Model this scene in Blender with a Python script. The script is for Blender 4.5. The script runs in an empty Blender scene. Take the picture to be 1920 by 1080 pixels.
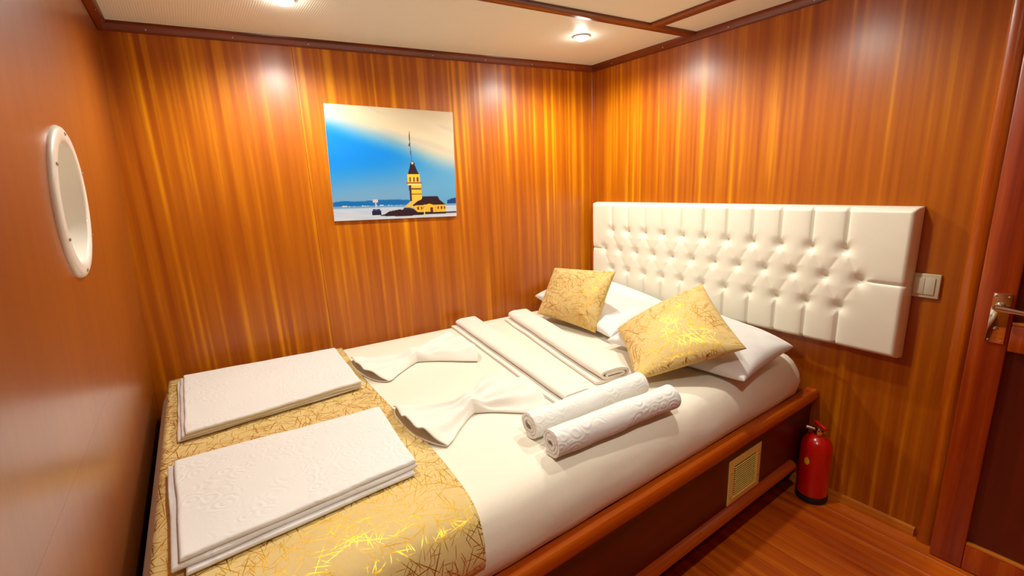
import bpy, bmesh, math, random
import numpy as np
from mathutils import Vector, Matrix, noise
random.seed(7)
S = bpy.context.scene
COL = S.collection

# ------------------------------------------------------------------ camera, world, exposure
cam_d = bpy.data.cameras.new('camera'); cam_d.sensor_width = 36.0; cam_d.lens = 36.0 * 861.78 / 1920
cam_d.clip_start = 0.02
cam = bpy.data.objects.new('camera', cam_d); COL.objects.link(cam)
cam.location = (-1.9886, -2.0306, 1.334); cam.rotation_euler = (1.3419, 0.0454, -0.6059)
S.camera = cam
W = bpy.data.worlds.new('world'); S.world = W; W.use_nodes = True
W.node_tree.nodes['Background'].inputs[0].default_value = (1.0, 0.8, 0.55, 1)
W.node_tree.nodes['Background'].inputs[1].default_value = 0.02
S.view_settings.view_transform = 'Standard'; S.view_settings.look = 'None'
S.view_settings.gamma = 1.0; S.view_settings.exposure = 0.12
S.view_settings.use_curve_mapping = False
LAMP_WATTS = 30.5
LAMP_COLOR = (1.0, 1.0, 0.88)

# ------------------------------------------------------------------ room constants (metres)
ZC = 1.9386                    # ceiling
A = -0.1018                    # the back wall runs a little askew: y = A * x
def yb(x): return A * x
def xl(z): return -2.15 - (1.9 - z) * 0.063      # left hull wall leans outwards towards the floor
YF = -2.95                     # wall behind the camera
MZ = 0.614                     # top of the mattress
BEDY = -1.2756                 # front panel of the bunk

# ------------------------------------------------------------------ helpers
ROOT = {}
def link(o, parent=None):
    COL.objects.link(o)
    if parent is not None: o.parent = parent
    return o
def tag(o, label=None, cat=None, group=None, kind=None):
    if label: o['label'] = label
    if cat: o['category'] = cat
    if group: o['group'] = group
    if kind: o['kind'] = kind
    return o
def empty(name, loc=(0, 0, 0), **k):
    o = bpy.data.objects.new(name, None); o.location = loc; o.empty_display_size = .05
    link(o); ROOT[o.name] = Vector(loc)
    return tag(o, **k)
def wloc(o):
    v = Vector((0, 0, 0))
    while o is not None:
        v += ROOT.get(o.name, Vector((0, 0, 0))); o = o.parent
    return v
def obj(name, verts, faces, mat, parent=None, loc=(0, 0, 0), smooth=True, uv=None, **k):
    """verts in world coordinates; loc = world origin of a top-level mesh"""
    off = wloc(parent) if parent is not None else Vector((0, 0, 0))
    loc = Vector(loc) if parent is None else off
    me = bpy.data.meshes.new(name)
    me.from_pydata([tuple(Vector(v) - loc) for v in verts], [], [tuple(f) for f in faces])
    bm = bmesh.new(); bm.from_mesh(me); bmesh.ops.recalc_face_normals(bm, faces=bm.faces); bm.to_mesh(me); bm.free()
    if smooth is True: me.polygons.foreach_set('use_smooth', [True] * len(me.polygons))
    me.materials.append(mat)
    if uv is not None:
        l = me.uv_layers.new(name='uv')
        vi = np.zeros(len(me.loops), dtype=np.int32); me.loops.foreach_get('vertex_index', vi)
        l.data.foreach_set('uv', np.array(uv, dtype=np.float32)[vi].ravel())
    me.update()
    o = bpy.data.objects.new(name, me)
    link(o, parent)
    if parent is None: o.location = loc; ROOT[o.name] = Vector(loc)
    return tag(o, **k)
def auto_smooth(o, ang=35):
    me = o.data
    me.polygons.foreach_set('use_smooth', [True] * len(me.polygons))
    me.set_sharp_from_angle(angle=math.radians(ang))
    return o
def bm_geo(bm):
    bm.verts.ensure_lookup_table(); bm.verts.index_update()
    return [v.co.copy() for v in bm.verts], [[v.index for v in f.verts] for f in bm.faces]
def box_geo(a, b, bevel=0.0, seg=2):
    bm = bmesh.new()
    a = Vector(a); b = Vector(b)
    bmesh.ops.create_cube(bm, size=1.0)
    for v in bm.verts:
        v.co = Vector(((a.x + b.x) / 2 + v.co.x * (b.x - a.x), (a.y + b.y) / 2 + v.co.y * (b.y - a.y), (a.z + b.z) / 2 + v.co.z * (b.z - a.z)))
    if bevel > 0:
        bmesh.ops.bevel(bm, geom=list(bm.edges), offset=bevel, segments=seg, profile=.5, affect='EDGES')
    g = bm_geo(bm); bm.free(); return g
def box(name, a, b, mat, parent=None, bevel=0.0, seg=2, fn=None, **k):
    v, f = box_geo(a, b, bevel, seg)
    if fn: v = [fn(p) for p in v]
    o = obj(name, v, f, mat, parent, smooth=False, **k)
    return auto_smooth(o) if bevel > 0 else o
def cyl_geo(p, q, r0, r1=None, n=24, cap=True):
    p = Vector(p); q = Vector(q); r1 = r0 if r1 is None else r1
    d = (q - p).normalized(); u = d.orthogonal().normalized(); w = d.cross(u)
    V = []; F = []
    for i in range(n):
        a = 2 * math.pi * i / n; e = u * math.cos(a) + w * math.sin(a)
        V += [p + e * r0, q + e * r1]
    for i in range(n):
        j = (i + 1) % n; F.append((2 * i, 2 * j, 2 * j + 1, 2 * i + 1))
    if cap: F += [[2 * i for i in range(n)], [2 * i + 1 for i in range(n)]]
    return V, F
def cyl(name, p, q, r0, mat, parent=None, r1=None, n=24, **k):
    v, f = cyl_geo(p, q, r0, r1, n)
    return auto_smooth(obj(name, v, f, mat, parent, smooth=False, **k))
def lathe(name, prof, c, axis, mat, parent=None, n=40, caps=True, **k):
    """prof: list of (radius, height along axis) from point c"""
    c = Vector(c); d = Vector(axis).normalized(); u = d.orthogonal().normalized(); w = d.cross(u)
    V = []; F = []
    for r, h in prof:
        for i in range(n):
            a = 2 * math.pi * i / n
            V.append(c + d * h + (u * math.cos(a) + w * math.sin(a)) * r)
    for j in range(len(prof) - 1):
        for i in range(n):
            i2 = (i + 1) % n
            F.append((j * n + i, j * n + i2, (j + 1) * n + i2, (j + 1) * n + i))
    if caps: F += [list(range(n)), list(range((len(prof) - 1) * n, len(prof) * n))]
    return auto_smooth(obj(name, V, F, mat, parent, smooth=False, **k), 40)
def grid(nu, nv, fn):
    V = [fn(i / nu, j / nv) for j in range(nv + 1) for i in range(nu + 1)]
    F = [(j * (nu + 1) + i, j * (nu + 1) + i + 1, (j + 1) * (nu + 1) + i + 1, (j + 1) * (nu + 1) + i) for j in range(nv) for i in range(nu)]
    return V, F
def sm(a, b, x):
    t = min(1, max(0, (x - a) / (b - a))); return t * t * (3 - 2 * t)
def nz(x, y, z=0): return noise.noise(Vector((x, y, z)))
def prism(name, prof, axis_pts, mat, parent=None, **k):
    """sweep a closed profile of (offset vectors) between two world points"""
    p, q = map(Vector, axis_pts); n = len(prof)
    V = [p + Vector(o) for o in prof] + [q + Vector(o) for o in prof]
    F = [(i, (i + 1) % n, n + (i + 1) % n, n + i) for i in range(n)] + [list(range(n)), list(range(n, 2 * n))]
    return auto_smooth(obj(name, V, F, mat, parent, smooth=False, **k), 40)

# ------------------------------------------------------------------ materials
class NT:
    def __init__(s, name):
        s.m = bpy.data.materials.new(name); s.m.use_nodes = True
        s.t = s.m.node_tree; s.b = s.t.nodes['Principled BSDF']
    def n(s, t, **k):
        o = s.t.nodes.new(t)
        for a, v in k.items():
            if a.startswith('i_'): o.inputs[a[2:]].default_value = v
            else: setattr(o, a, v)
        return o
    def l(s, a, b): s.t.links.new(a, b)
    def math(s, op, a, b=None, c=None):
        o = s.t.nodes.new('ShaderNodeMath'); o.operation = op
        for i, v in enumerate((a, b, c)):
            if v is None: continue
            if isinstance(v, (int, float)): o.inputs[i].default_value = v
            else: s.l(v, o.inputs[i])
        return o.outputs[0]
    def noise(s, vec, scale, detail=2, rough=.5, dist=0):
        o = s.n('ShaderNodeTexNoise'); o.inputs['Scale'].default_value = scale; o.inputs['Detail'].default_value = detail
        o.inputs['Roughness'].default_value = rough; o.inputs['Distortion'].default_value = dist
        if vec is not None: s.l(vec, o.inputs['Vector'])
        return o.outputs['Fac']
    def vmul(s, v, k):
        o = s.n('ShaderNodeVectorMath', operation='MULTIPLY'); s.l(v, o.inputs[0]); o.inputs[1].default_value = k; return o.outputs[0]
    def vadd(s, v, w):
        o = s.n('ShaderNodeVectorMath', operation='ADD'); s.l(v, o.inputs[0])
        if isinstance(w, tuple): o.inputs[1].default_value = w
        else: s.l(w, o.inputs[1])
        return o.outputs[0]
    def ramp(s, fac, stops):
        o = s.n('ShaderNodeValToRGB'); e = o.color_ramp.elements
        while len(e) < len(stops): e.new(.5)
        for x, (p, c) in zip(e, stops): x.position = p; x.color = (*c, 1) if len(c) == 3 else c
        s.l(fac, o.inputs[0]); return o.outputs[0]
    def bump(s, h, strength=.3, dist=.002):
        o = s.n('ShaderNodeBump'); o.inputs['Strength'].default_value = strength; o.inputs['Distance'].default_value = dist
        s.l(h, o.inputs['Height']); s.l(o.outputs[0], s.b.inputs['Normal']); return o.outputs[0]
    def mix(s, f, a, b):
        o = s.n('ShaderNodeMix', data_type='RGBA')
        if isinstance(f, (int, float)): o.inputs[0].default_value = f
        else: s.l(f, o.inputs[0])
        for i, v in ((6, a), (7, b)):
            if isinstance(v, tuple): o.inputs[i].default_value = (*v, 1)
            else: s.l(v, o.inputs[i])
        return o.outputs[2]
def plain(name, col, rough=.5, metal=0, bump=None, **k):
    t = NT(name); b = t.b
    b.inputs['Base Color'].default_value = (*col, 1); b.inputs['Roughness'].default_value = rough; b.inputs['Metallic'].default_value = metal
    for a, v in k.items(): b.inputs[a].default_value = v
    tc = t.n('ShaderNodeTexCoord')
    v = t.noise(tc.outputs['Object'], 9, 3)
    t.l(t.mix(v, tuple(c * .93 for c in col), tuple(min(1, c * 1.05) for c in col)), b.inputs['Base Color'])
    if bump: t.bump(t.noise(tc.outputs['Object'], bump[0], 3), bump[1], bump[2])
    return t.m
def wood(name, dark, mid, light, grain='z', S1=26, rough=.32, coat=.35, coat_rough=.2, contrast=1.0, spec=.5, ribbon=False):
    t = NT(name); b = t.b
    tc = t.n('ShaderNodeTexCoord'); oi = t.n('ShaderNodeObjectInfo')
    off = t.math('MULTIPLY', oi.outputs['Random'], 37.0)
    cv = t.n('ShaderNodeCombineXYZ'); [t.l(off, cv.inputs[i]) for i in range(3)]
    p = t.vadd(tc.outputs['Object'], cv.outputs[0])
    k = {'z': (1, 1, .035), 'y': (1, .035, 1), 'x': (.035, 1, 1)}[grain]
    kb = {'z': (1, 1, .12), 'y': (1, .12, 1), 'x': (.12, 1, 1)}[grain]
    pg = t.vmul(p, k); pb = t.vmul(p, kb)
    stripe = t.noise(pg, S1, 2.0, .55, .15)
    broad = t.noise(pb, 3.2, 2, .5)
    fibre = t.noise(pg, S1 * 9, 3, .6)
    fleck = t.noise(pb, 60, 2, .6)
    a = t.math('MULTIPLY_ADD', stripe, 1.55 * contrast, .5 - .775 * contrast)
    a = t.math('MULTIPLY_ADD', t.math('SUBTRACT', fibre, .5), .45, a)
    a = t.math('MULTIPLY_ADD', t.math('SUBTRACT', broad, .5), .85, a)
    a = t.math('MULTIPLY_ADD', t.math('SUBTRACT', fleck, .5), .25, a)
    if ribbon:
        # straight ribbon figure that comes and goes along the sheet
        rb = t.ramp(t.noise(t.vmul(p, (1, 1, .013)), 47, .8, .45, .0), [(.36, (0, 0, 0)), (.68, (1, 1, 1))])
        mk = t.ramp(t.noise(t.vmul(p, (1, 1, .8)), 1.5, 1), [(.30, (.4, .4, .4)), (.65, (1, 1, 1))])
        a = t.math('MULTIPLY_ADD', t.math('MULTIPLY', rb, mk), .46, t.math('MULTIPLY_ADD', a, .34, .11))
    t.l(t.ramp(a, [(.12, dark), (.5, mid), (.88, light)]), b.inputs['Base Color'])
    b.inputs['Roughness'].default_value = rough
    b.inputs['Specular IOR Level'].default_value = spec
    b.inputs['Coat Weight'].default_value = coat; b.inputs['Coat Roughness'].default_value = coat_rough
    t.bump(fibre, .05, .001)
    return t.m
M = {}
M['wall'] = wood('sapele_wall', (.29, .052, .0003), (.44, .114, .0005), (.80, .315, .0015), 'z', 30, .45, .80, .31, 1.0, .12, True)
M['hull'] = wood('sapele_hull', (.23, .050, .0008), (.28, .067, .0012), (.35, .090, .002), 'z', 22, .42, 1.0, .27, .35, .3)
M['trim'] = wood('mahogany_trim', (.10, .014, .002), (.17, .026, .003), (.25, .045, .004), 'x', 30, .35, .3, .2)
M['trimy'] = wood('mahogany_trim_y', (.10, .014, .002), (.17, .026, .003), (.25, .045, .004), 'y', 30, .35, .3, .2)
M['trimlight'] = wood('varnished_edge', (.40, .09, .004), (.55, .15, .008), (.70, .25, .02), 'y', 30, .3, .4, .2)
M['rail'] = wood('varnished_rail', (.30, .030, .0008), (.42, .066, .0012), (.55, .12, .003), 'x', 24, .3, .4, .2)
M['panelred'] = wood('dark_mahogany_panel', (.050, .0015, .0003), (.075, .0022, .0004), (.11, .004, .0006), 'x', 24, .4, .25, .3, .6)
M['door'] = wood('mahogany_door', (.22, .018, .0006), (.34, .042, .0008), (.48, .095, .0015), 'z', 30, .35, .35, .25)
M['doorpanel'] = wood('mahogany_door_panel', (.075, .005, .001), (.11, .008, .001), (.15, .012, .0015), 'z', 30, .4, .25, .3, .6)
M['casing'] = wood('mahogany_casing', (.32, .045, .0008), (.46, .095, .0012), (.66, .19, .003), 'z', 34, .3, .4, .2)
M['plank'] = wood('floor_plank', (.34, .038, .0008), (.54, .092, .0012), (.70, .165, .0025), 'y', 30, .38, .25, .25)
M['cream'] = plain('ceiling_cream', (.87, .92, .79), .55)
t = NT('ceiling_ribbed'); tc = t.n('ShaderNodeTexCoord')
t.b.inputs['Base Color'].default_value = (.87, .92, .79, 1); t.b.inputs['Roughness'].default_value = .5
wv = t.n('ShaderNodeTexWave', bands_direction='X'); wv.inputs['Scale'].default_value = 42; wv.inputs['Distortion'].default_value = .2
t.l(tc.outputs['Object'], wv.inputs['Vector']); t.bump(wv.outputs['Fac'], .16, .002); M['ceil'] = t.m
M['plaster'] = plain('white_plastic', (.84, .80, .72), .35, **{'Coat Weight': .3})
M['portlining'] = plain('porthole_lining', (.84, .80, .72), .5)
M['screw'] = plain('screw_steel', (.55, .50, .42), .3, 1)
M['dark'] = plain('shadow_gap', (.015, .006, .003), .8)
M['chrome'] = plain('chrome', (.80, .78, .74), .08, 1)
M['switch'] = plain('switch_plastic', (.60, .55, .38), .4)
M['rocker'] = plain('switch_rocker', (.64, .60, .46), .3)
M['brass'] = plain('vent_brass', (.80, .62, .15), .35)
M['red'] = plain('extinguisher_red', (.62, .004, .002), .28, 0, **{'Coat Weight': .6, 'Coat Roughness': .12})
M['yellow'] = plain('yellow_sticker', (.85, .55, .01), .4)
M['rubber'] = plain('black_rubber', (.012, .008, .007), .6)
M['leather'] = plain('cream_leatherette', (.84, .80, .67), .36, 0, (260, .05, .001))
M['button'] = plain('leather_button', (.74, .69, .55), .4)
def cloth(name, col, scale=500, strength=.1, rough=.85, wr=None, sheen=.15):
    t = NT(name); b = t.b; tc = t.n('ShaderNodeTexCoord')
    b.inputs['Roughness'].default_value = rough; b.inputs['Base Color'].default_value = (*col, 1)
    b.inputs['Sheen Weight'].default_value = sheen; b.inputs['Specular IOR Level'].default_value = .25
    h = t.noise(tc.outputs['Object'], scale, 2)
    v = t.noise(tc.outputs['Object'], 5, 3)
    t.l(t.mix(v, tuple(c * .965 for c in col), tuple(min(.95, c * 1.03) for c in col)), b.inputs['Base Color'])
    if wr:
        h2 = t.noise(t.vmul(tc.outputs['Object'], wr[0]), wr[1], 3, .5, .6)
        h = t.math('MULTIPLY_ADD', h2, wr[2], h)
    t.bump(h, strength, .002)
    return t.m
M['sheet'] = cloth('cotton_sheet', (.84, .765, .635), 600, .12, .7, ((1, 1, 1.6), 7, 9.0))
M['pillow'] = cloth('pillow_cotton', (.80, .785, .77), 600, .14, .75, ((1, 1.3, 1), 11, 7.0))
M['towelcream'] = cloth('cream_towel', (.83, .77, .68), 420, .22, .95, None, .3)
M['bowcloth'] = cloth('white_hand_towel', (.84, .795, .715), 420, .2, .95, None, .3)
def emboss(name, col, scale, strength):
    t = NT(name); b = t.b; tc = t.n('ShaderNodeTexCoord')
    b.inputs['Roughness'].default_value = .95; b.inputs['Base Color'].default_value = (*col, 1); b.inputs['Sheen Weight'].default_value = .3
    b.inputs['Specular IOR Level'].default_value = .2
    p = tc.outputs['Object']
    nn = t.n('ShaderNodeTexNoise'); nn.inputs['Scale'].default_value = 9; t.l(p, nn.inputs['Vector'])
    w = t.vadd(p, t.vmul(nn.outputs['Color'], (.05, .05, .05)))
    vo = t.n('ShaderNodeTexVoronoi'); vo.inputs['Scale'].default_value = scale; t.l(w, vo.inputs['Vector'])
    rings = t.math('SINE', t.math('MULTIPLY', vo.outputs['Distance'], 19.0))
    mask = t.ramp(t.noise(p, 12, 2), [(.44, (0, 0, 0)), (.56, (1, 1, 1))])
    h = t.math('MULTIPLY', rings, mask)
    h = t.math('MULTIPLY_ADD', t.noise(p, 350, 2), .5, h)
    t.bump(h, strength, .004)
    return t.m
M['towel'] = emboss('embossed_white_towel', (.79, .775, .755), 24, .16)
M['roll'] = emboss('embossed_roll_towel', (.81, .79, .755), 26, .22)
def gold(name, coord):
    t = NT(name); b = t.b; tc = t.n('ShaderNodeTexCoord')
    p = tc.outputs[coord]
    strokes = None
    wob = t.n('ShaderNodeTexNoise'); wob.inputs['Scale'].default_value = 14; t.l(p, wob.inputs['Vector'])
    pw = t.vadd(p, t.vmul(wob.outputs['Color'], (.0015, .0015, 0)))
    for i, (ang, ln, sc, th) in enumerate(((8, .026, 60, .066), (33, .030, 68, .068), (62, .028, 58, .066), (97, .030, 64, .066), (128, .026, 70, .068), (155, .030, 56, .066), (48, .050, 110, .085), (112, .055, 105, .085), (172, .060, 115, .085), (80, .055, 108, .085), (20, .030, 62, .066), (141, .030, 64, .066), (72, .030, 60, .066), (165, .028, 66, .066))):
        mp = t.n('ShaderNodeMapping'); mp.vector_type = 'POINT'
        mp.inputs['Rotation'].default_value = (0, 0, math.radians(ang)); mp.inputs['Location'].default_value = (i * 3.17, i * 1.71, 0)
        t.l(pw, mp.inputs['Vector'])
        q = t.vmul(mp.outputs[0], (ln, 1, 0))
        vo = t.n('ShaderNodeTexVoronoi', voronoi_dimensions='2D'); vo.inputs['Scale'].default_value = sc; t.l(q, vo.inputs['Vector'])
        s_ = t.math('LESS_THAN', vo.outputs['Distance'], th)
        strokes = s_ if strokes is None else t.math('MAXIMUM', strokes, s_)
    # the foil is worn away in places
    worn = t.ramp(t.noise(p, 7, 3), [(.29, (0, 0, 0)), (.36, (1, 1, 1))])
    strokes = t.math('MULTIPLY', strokes, worn)
    v = t.noise(p, 4, 3)
    base = t.mix(v, (.64, .46, .17), (.74, .55, .225))
    foil = t.mix(t.noise(p, 90, 2), (.48, .23, .015), (.80, .50, .05))
    t.l(t.mix(strokes, base, foil), b.inputs['Base Color'])
    t.l(strokes, b.inputs['Metallic'])
    t.l(t.math('MULTIPLY_ADD', strokes, -.32, .72), b.inputs['Roughness'])
    h = t.noise(p, 22, 3)
    h = t.math('MULTIPLY_ADD', strokes, .10, h)
    t.bump(h, .30, .006)
    return t.m
M['gold'] = gold('gold_foil_fabric', 'UV')
def emit(name, col, s):
    t = NT(name); t.b.inputs['Emission Color'].default_value = (*col, 1); t.b.inputs['Emission Strength'].default_value = s
    t.b.inputs['Base Color'].default_value = (*col, 1); return t.m
M['bulb'] = emit('lamp_lens', (1, .96, .86), 110)
M['glass'] = plain('dark_glass', (.02, .025, .03), .05)

# ------------------------------------------------------------------ the room
def slab(name, quad, thick, mat, parent=None, **k):
    """quad = 4 world points; thickness goes away along thick vector"""
    q = [Vector(p) for p in quad]; d = Vector(thick)
    V = q + [p + d for p in q]
    F = [(0, 1, 2, 3), (4, 5, 6, 7)] + [(i, (i + 1) % 4, 4 + (i + 1) % 4, 4 + i) for i in range(4)]
    return obj(name, V, F, mat, parent, smooth=False, **k)
XL0 = -2.36
wall_back = slab('wall_back', [(XL0, yb(XL0) + .012, -.05), (.05, yb(.05) + .012, -.05), (.05, yb(.05) + .012, 2.0), (XL0, yb(XL0) + .012, 2.0)], (0, .06, 0), M['dark'], kind='structure')
def back_panel(x0, x1):
    g = .0006
    slab('panel', [(x0 + g, yb(x0), 0), (x1 - g, yb(x1), 0), (x1 - g, yb(x1), ZC), (x0 + g, yb(x0), ZC)], (0, .012, 0), M['wall'], wall_back)
for a, b in ((XL0, -1.54), (-1.54, -.286), (-.286, 0.0)): back_panel(a, b)
wall_right = slab('wall_right', [(.014, .1, -.05), (.014, -1.69, -.05), (.014, -1.69, 2.0), (.014, .1, 2.0)], (.06, 0, 0), M['dark'], kind='structure')
for a, b, z0, z1 in ((.06, -.297, 0, ZC), (-.297, -1.69, 0, ZC), (-1.69, YF, 1.87, ZC)):
    slab('panel', [(0, a - .0006, z0), (0, b + .0006, z0), (0, b + .0006, z1), (0, a - .0006, z1)], (.014, 0, 0), M['wall'], wall_right)
slab('backing', [(.10, -1.69, -.05), (.10, YF, -.05), (.10, YF, 2.0), (.10, -1.69, 2.0)], (.03, 0, 0), M['dark'], wall_right)
slab('wall_front', [(XL0 - .1, YF, -.05), (.1, YF, -.05), (.1, YF, 2.0), (XL0 - .1, YF, 2.0)], (0, -.05, 0), M['wall'], kind='structure')
# left hull wall with the round port cut out
PY, PZ, PR = -.752, 1.330, .122
NL = Vector((1, 0, -.063)).normalized()
def lp(y, z, d=0): return Vector((xl(z), y, z)) + NL * d
def left_panel(y0, y1, z0, z1, hole=False, parent=None):
    if not hole:
        return slab('panel', [lp(y0, z0), lp(y1, z0), lp(y1, z1), lp(y0, z1)], -NL * .015, M['hull'], parent)
    n = 64; V = []; F = []
    rim = []
    for i in range(n):
        a = 2 * math.pi * i / n; c, s = math.cos(a), math.sin(a)
        k = []
        if c > 1e-6: k.append((y1 - PY) / c)
        if c < -1e-6: k.append((y0 - PY) / c)
        if s > 1e-6: k.append((z1 - PZ) / s)
        if s < -1e-6: k.append((z0 - PZ) / s)
        rim.append((PY + c * min(k), PZ + s * min(k)))
    # snap nearest rim points to the rectangle's corners
    for cy, cz in ((y0, z0), (y0, z1), (y1, z0), (y1, z1)):
        i = min(range(n), key=lambda i: (rim[i][0] - cy) ** 2 + (rim[i][1] - cz) ** 2); rim[i] = (cy, cz)
    for i in range(n):
        a = 2 * math.pi * i / n
        V += [lp(PY + PR * math.cos(a), PZ + PR * math.sin(a)), lp(*rim[i]), lp(PY + PR * math.cos(a), PZ + PR * math.sin(a), -.015)]
    for i in range(n):
        j = (i + 1) % n
        F += [(3 * i, 3 * i + 1, 3 * j + 1, 3 * j), (3 * i, 3 * j, 3 * j + 2, 3 * i + 2)]
    return obj('panel', V, F, M['hull'], parent, smooth=False)
wall_left = slab('wall_left', [lp(.4, -.05, -.12), lp(YF - .05, -.05, -.12), lp(YF - .05, 2.0, -.12), lp(.4, 2.0, -.12)], -NL * .04, M['dark'], kind='structure')
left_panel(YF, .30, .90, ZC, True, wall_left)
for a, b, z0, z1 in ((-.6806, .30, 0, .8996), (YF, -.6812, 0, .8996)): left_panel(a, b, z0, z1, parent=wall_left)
# floor: planks running along the right-hand wall
floor = box('floor', (XL0 - .1, YF, -.05), (.1, .35, -.012), M['dark'], kind='structure')
px = .0; pv, pf = box_geo((-.0445, YF, -.012), (.0445, -1.20, 0), .0012, 1)
i = 0
pm = None
while px - .09 > -2.30:
    cx = px - .045
    if pm is None:
        o = obj('plank', pv, pf, M['plank'], floor, smooth=False); pm = o.data
    else:
        o = bpy.data.objects.new('plank', pm); link(o, floor)
    o.location = (cx, 0, 0)
    px -= .09
# ceiling: cream panels between mahogany battens
ceiling = slab('ceiling', [(XL0, YF, ZC + .012), (.1, YF, ZC + .012), (.1, .4, ZC + .012), (XL0, .4, ZC + .012)], (0, 0, .05), M['cream'], kind='structure')
def by(x): return -.597 - .055 * (x + .97)         # centre line of the long batten
def cpan(q): slab('panel', [(x, y, ZC) for x, y in q], (0, 0, .012), M['ceil'], ceiling)
XLC = xl(ZC) - .02
cpan([(XLC, by(XLC)), (0.02, by(0)), (0.02, .02), (XLC, .26)])
cpan([(-.275, YF), (.02, YF), (.02, by(0)), (-.275, by(-.275))])
cpan([(-1.55, YF), (-.276, YF), (-.276, by(-.276)), (-1.55, by(-1.55))])
cpan([(XLC, YF), (-1.551, YF), (-1.551, by(-1.551)), (XLC, by(XLC))])
def batten(name, p, q, w, mat, label=None):
    p = Vector((*p, ZC)); q = Vector((*q, ZC)); d = (q - p).normalized(); s = Vector((-d.y, d.x, 0))
    h = w / 2
    prof = [s * -h, s * -h + Vector((0, 0, -.008)), s * (-h + .006) + Vector((0, 0, -.012)), s * (h - .006) + Vector((0, 0, -.012)), s * h + Vector((0, 0, -.008)), s * h]
    return prism(name, prof, (p, q), mat, kind='structure')
batten('trim_1', (XLC, by(XLC)), (0, by(0)), .052, M['trim'])
batten('trim_2', (-.285, by(-.285) - .026), (-.285, YF), .060, M['trimy'])
batten('trim_7', (-1.55, by(-1.55) - .026), (-1.55, YF), .060, M['trimy'])
# cove strips where walls meet the ceiling
cove = [(0, 0), (0, -.030), (.012, -.026), (.022, -.012), (.026, -.004), (.026, 0)]
def cove_strip(name, p, q, inward, mat, nscrew):
    inward = Vector(inward).normalized()
    o = prism(name, [inward * a + Vector((0, 0, b)) for a, b in cove], (p, q), mat, kind='structure')
    p = Vector(p); q = Vector(q)
    for i in range(nscrew):
        c = p.lerp(q, (i + .5) / nscrew) + inward * .0165 + Vector((0, 0, -.019)); d = (inward + Vector((0, 0, -.8))).normalized()
        lathe('screw', [(.0028, 0), (.0028, .0012), (.0016, .002)], c, d, M['screw'], o, n=10)
    return o
cove_strip('trim_3', (xl(ZC), yb(xl(ZC)), ZC), (0, 0, ZC), (A, -1, 0), M['trim'], 8)
cove_strip('trim_4', (0, 0, ZC), (0, YF, ZC), (-1, 0, 0), M['trimy'], 9)
cove_strip('trim_5', (xl(ZC), .2, ZC), (xl(ZC), YF, ZC), (1, 0, 0), M['trimy'], 9)
# thin corner beads
prism('trim_6', [(0, 0, 0), (-.007, 0, 0), (-.006, -.004, 0), (-.004, -.006, 0), (0, -.007, 0)], ((-.0005, 0, .55), (-.0005, 0, ZC - .03)), M['casing'], kind='structure')
# baseboard along the right wall
prism('baseboard_right', [(0, 0, 0), (-.016, 0, 0), (-.016, 0, .024), (-.012, 0, .030), (0, 0, .032)], ((0, -1.225, 0), (0, -1.655, 0)), M['trimlight'], kind='structure')

# ------------------------------------------------------------------ round port in the hull wall
win = empty('window_1', lp(PY, PZ), kind='structure')
def ring(name, prof, mat, parent):
    return lathe(name, prof, lp(PY, PZ), NL, mat, parent, n=72, caps=False)
fr = ring('frame', [(.118, -.02), (.118, .004), (.121, .008), (.129, .010), (.141, .009), (.147, .0065), (.150, .002), (.150, -.002)], M['plaster'], win)
ring('lining', [(.1185, .004), (.114, -.010), (.108, -.075), (.106, -.080)], M['portlining'], win)
ring('retaining_ring', [(.112, -.062), (.100, -.062), (.098, -.068), (.098, -.080)], M['plaster'], win)
cyl('pane', lp(PY, PZ, -.082), lp(PY, PZ, -.076), .108, M['portlining'], win, n=48)
for k in range(6):
    a = math.radians(28 + 60 * k)
    c = lp(PY + .135 * math.cos(a), PZ + .135 * math.sin(a), .0088)
    lathe('screw', [(.0035, 0), (.0035, .002), (.002, .003)], c, NL, M['screw'], fr, n=12)

# ------------------------------------------------------------------ door at the right edge
prism('trim_8', [(0, .0, 0), (-.016, .0, 0), (-.026, -.006, 0), (-.030, -.018, 0), (-.028, -.034, 0), (-.020, -.044, 0), (.04, -.044, 0), (.04, 0, 0)], ((0, -1.664, 0), (0, -1.664, 1.88)), M['casing'], kind='structure')
DX0, DX1, DY0, DY1 = -.070, -.033, -1.713, -2.40
door = empty('door_1', (-.05, -2.05, 0), kind='structure')
def dbox(name, y0, y1, z0, z1, mat, x0=DX0, x1=DX1, bev=.004, parent=None): return box(name, (x0, min(y0, y1), z0), (x1, max(y0, y1), z1), mat, parent or door, bev)
dbox('stile', DY0, DY0 - .082, .004, 1.86, M['door']); dbox('stile', DY1, DY1 + .082, .004, 1.86, M['door'])
for z0, z1 in ((.004, .095), (.775, .855), (1.76, 1.86)): dbox('rail', DY0 - .082, DY1 + .082, z0, z1, M['door'])
for z0, z1 in ((.095, .775), (.855, 1.76)):
    dbox('panel', DY0 - .080, DY1 + .080, z0 - .002, z1 + .002, M['doorpanel'], -.052, -.040, .0)
    dbox('bead', DY0 - .082, DY1 + .082, z0, z0 + .010, M['trimlight'], -.069, -.052, .003)
hd = box('handle_plate', (-.0755, -1.787, .796), (-.0695, -1.747, .947), M['chrome'], door, .0015)
lathe('rose', [(.013, 0), (.013, .008), (.010, .012), (.010, .030)], (-.0750, -1.766, .908), (-1, 0, 0), M['chrome'], hd, n=24)
cyl('lever', (-.103, -1.760, .908), (-.106, -1.880, .900), .0085, M['chrome'], hd, r1=.0065, n=20)
lathe('keyhole', [(.006, 0), (.006, .002), (.003, .003)], (-.0750, -1.766, .840), (-1, 0, 0), M['screw'], hd, n=16)
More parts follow.
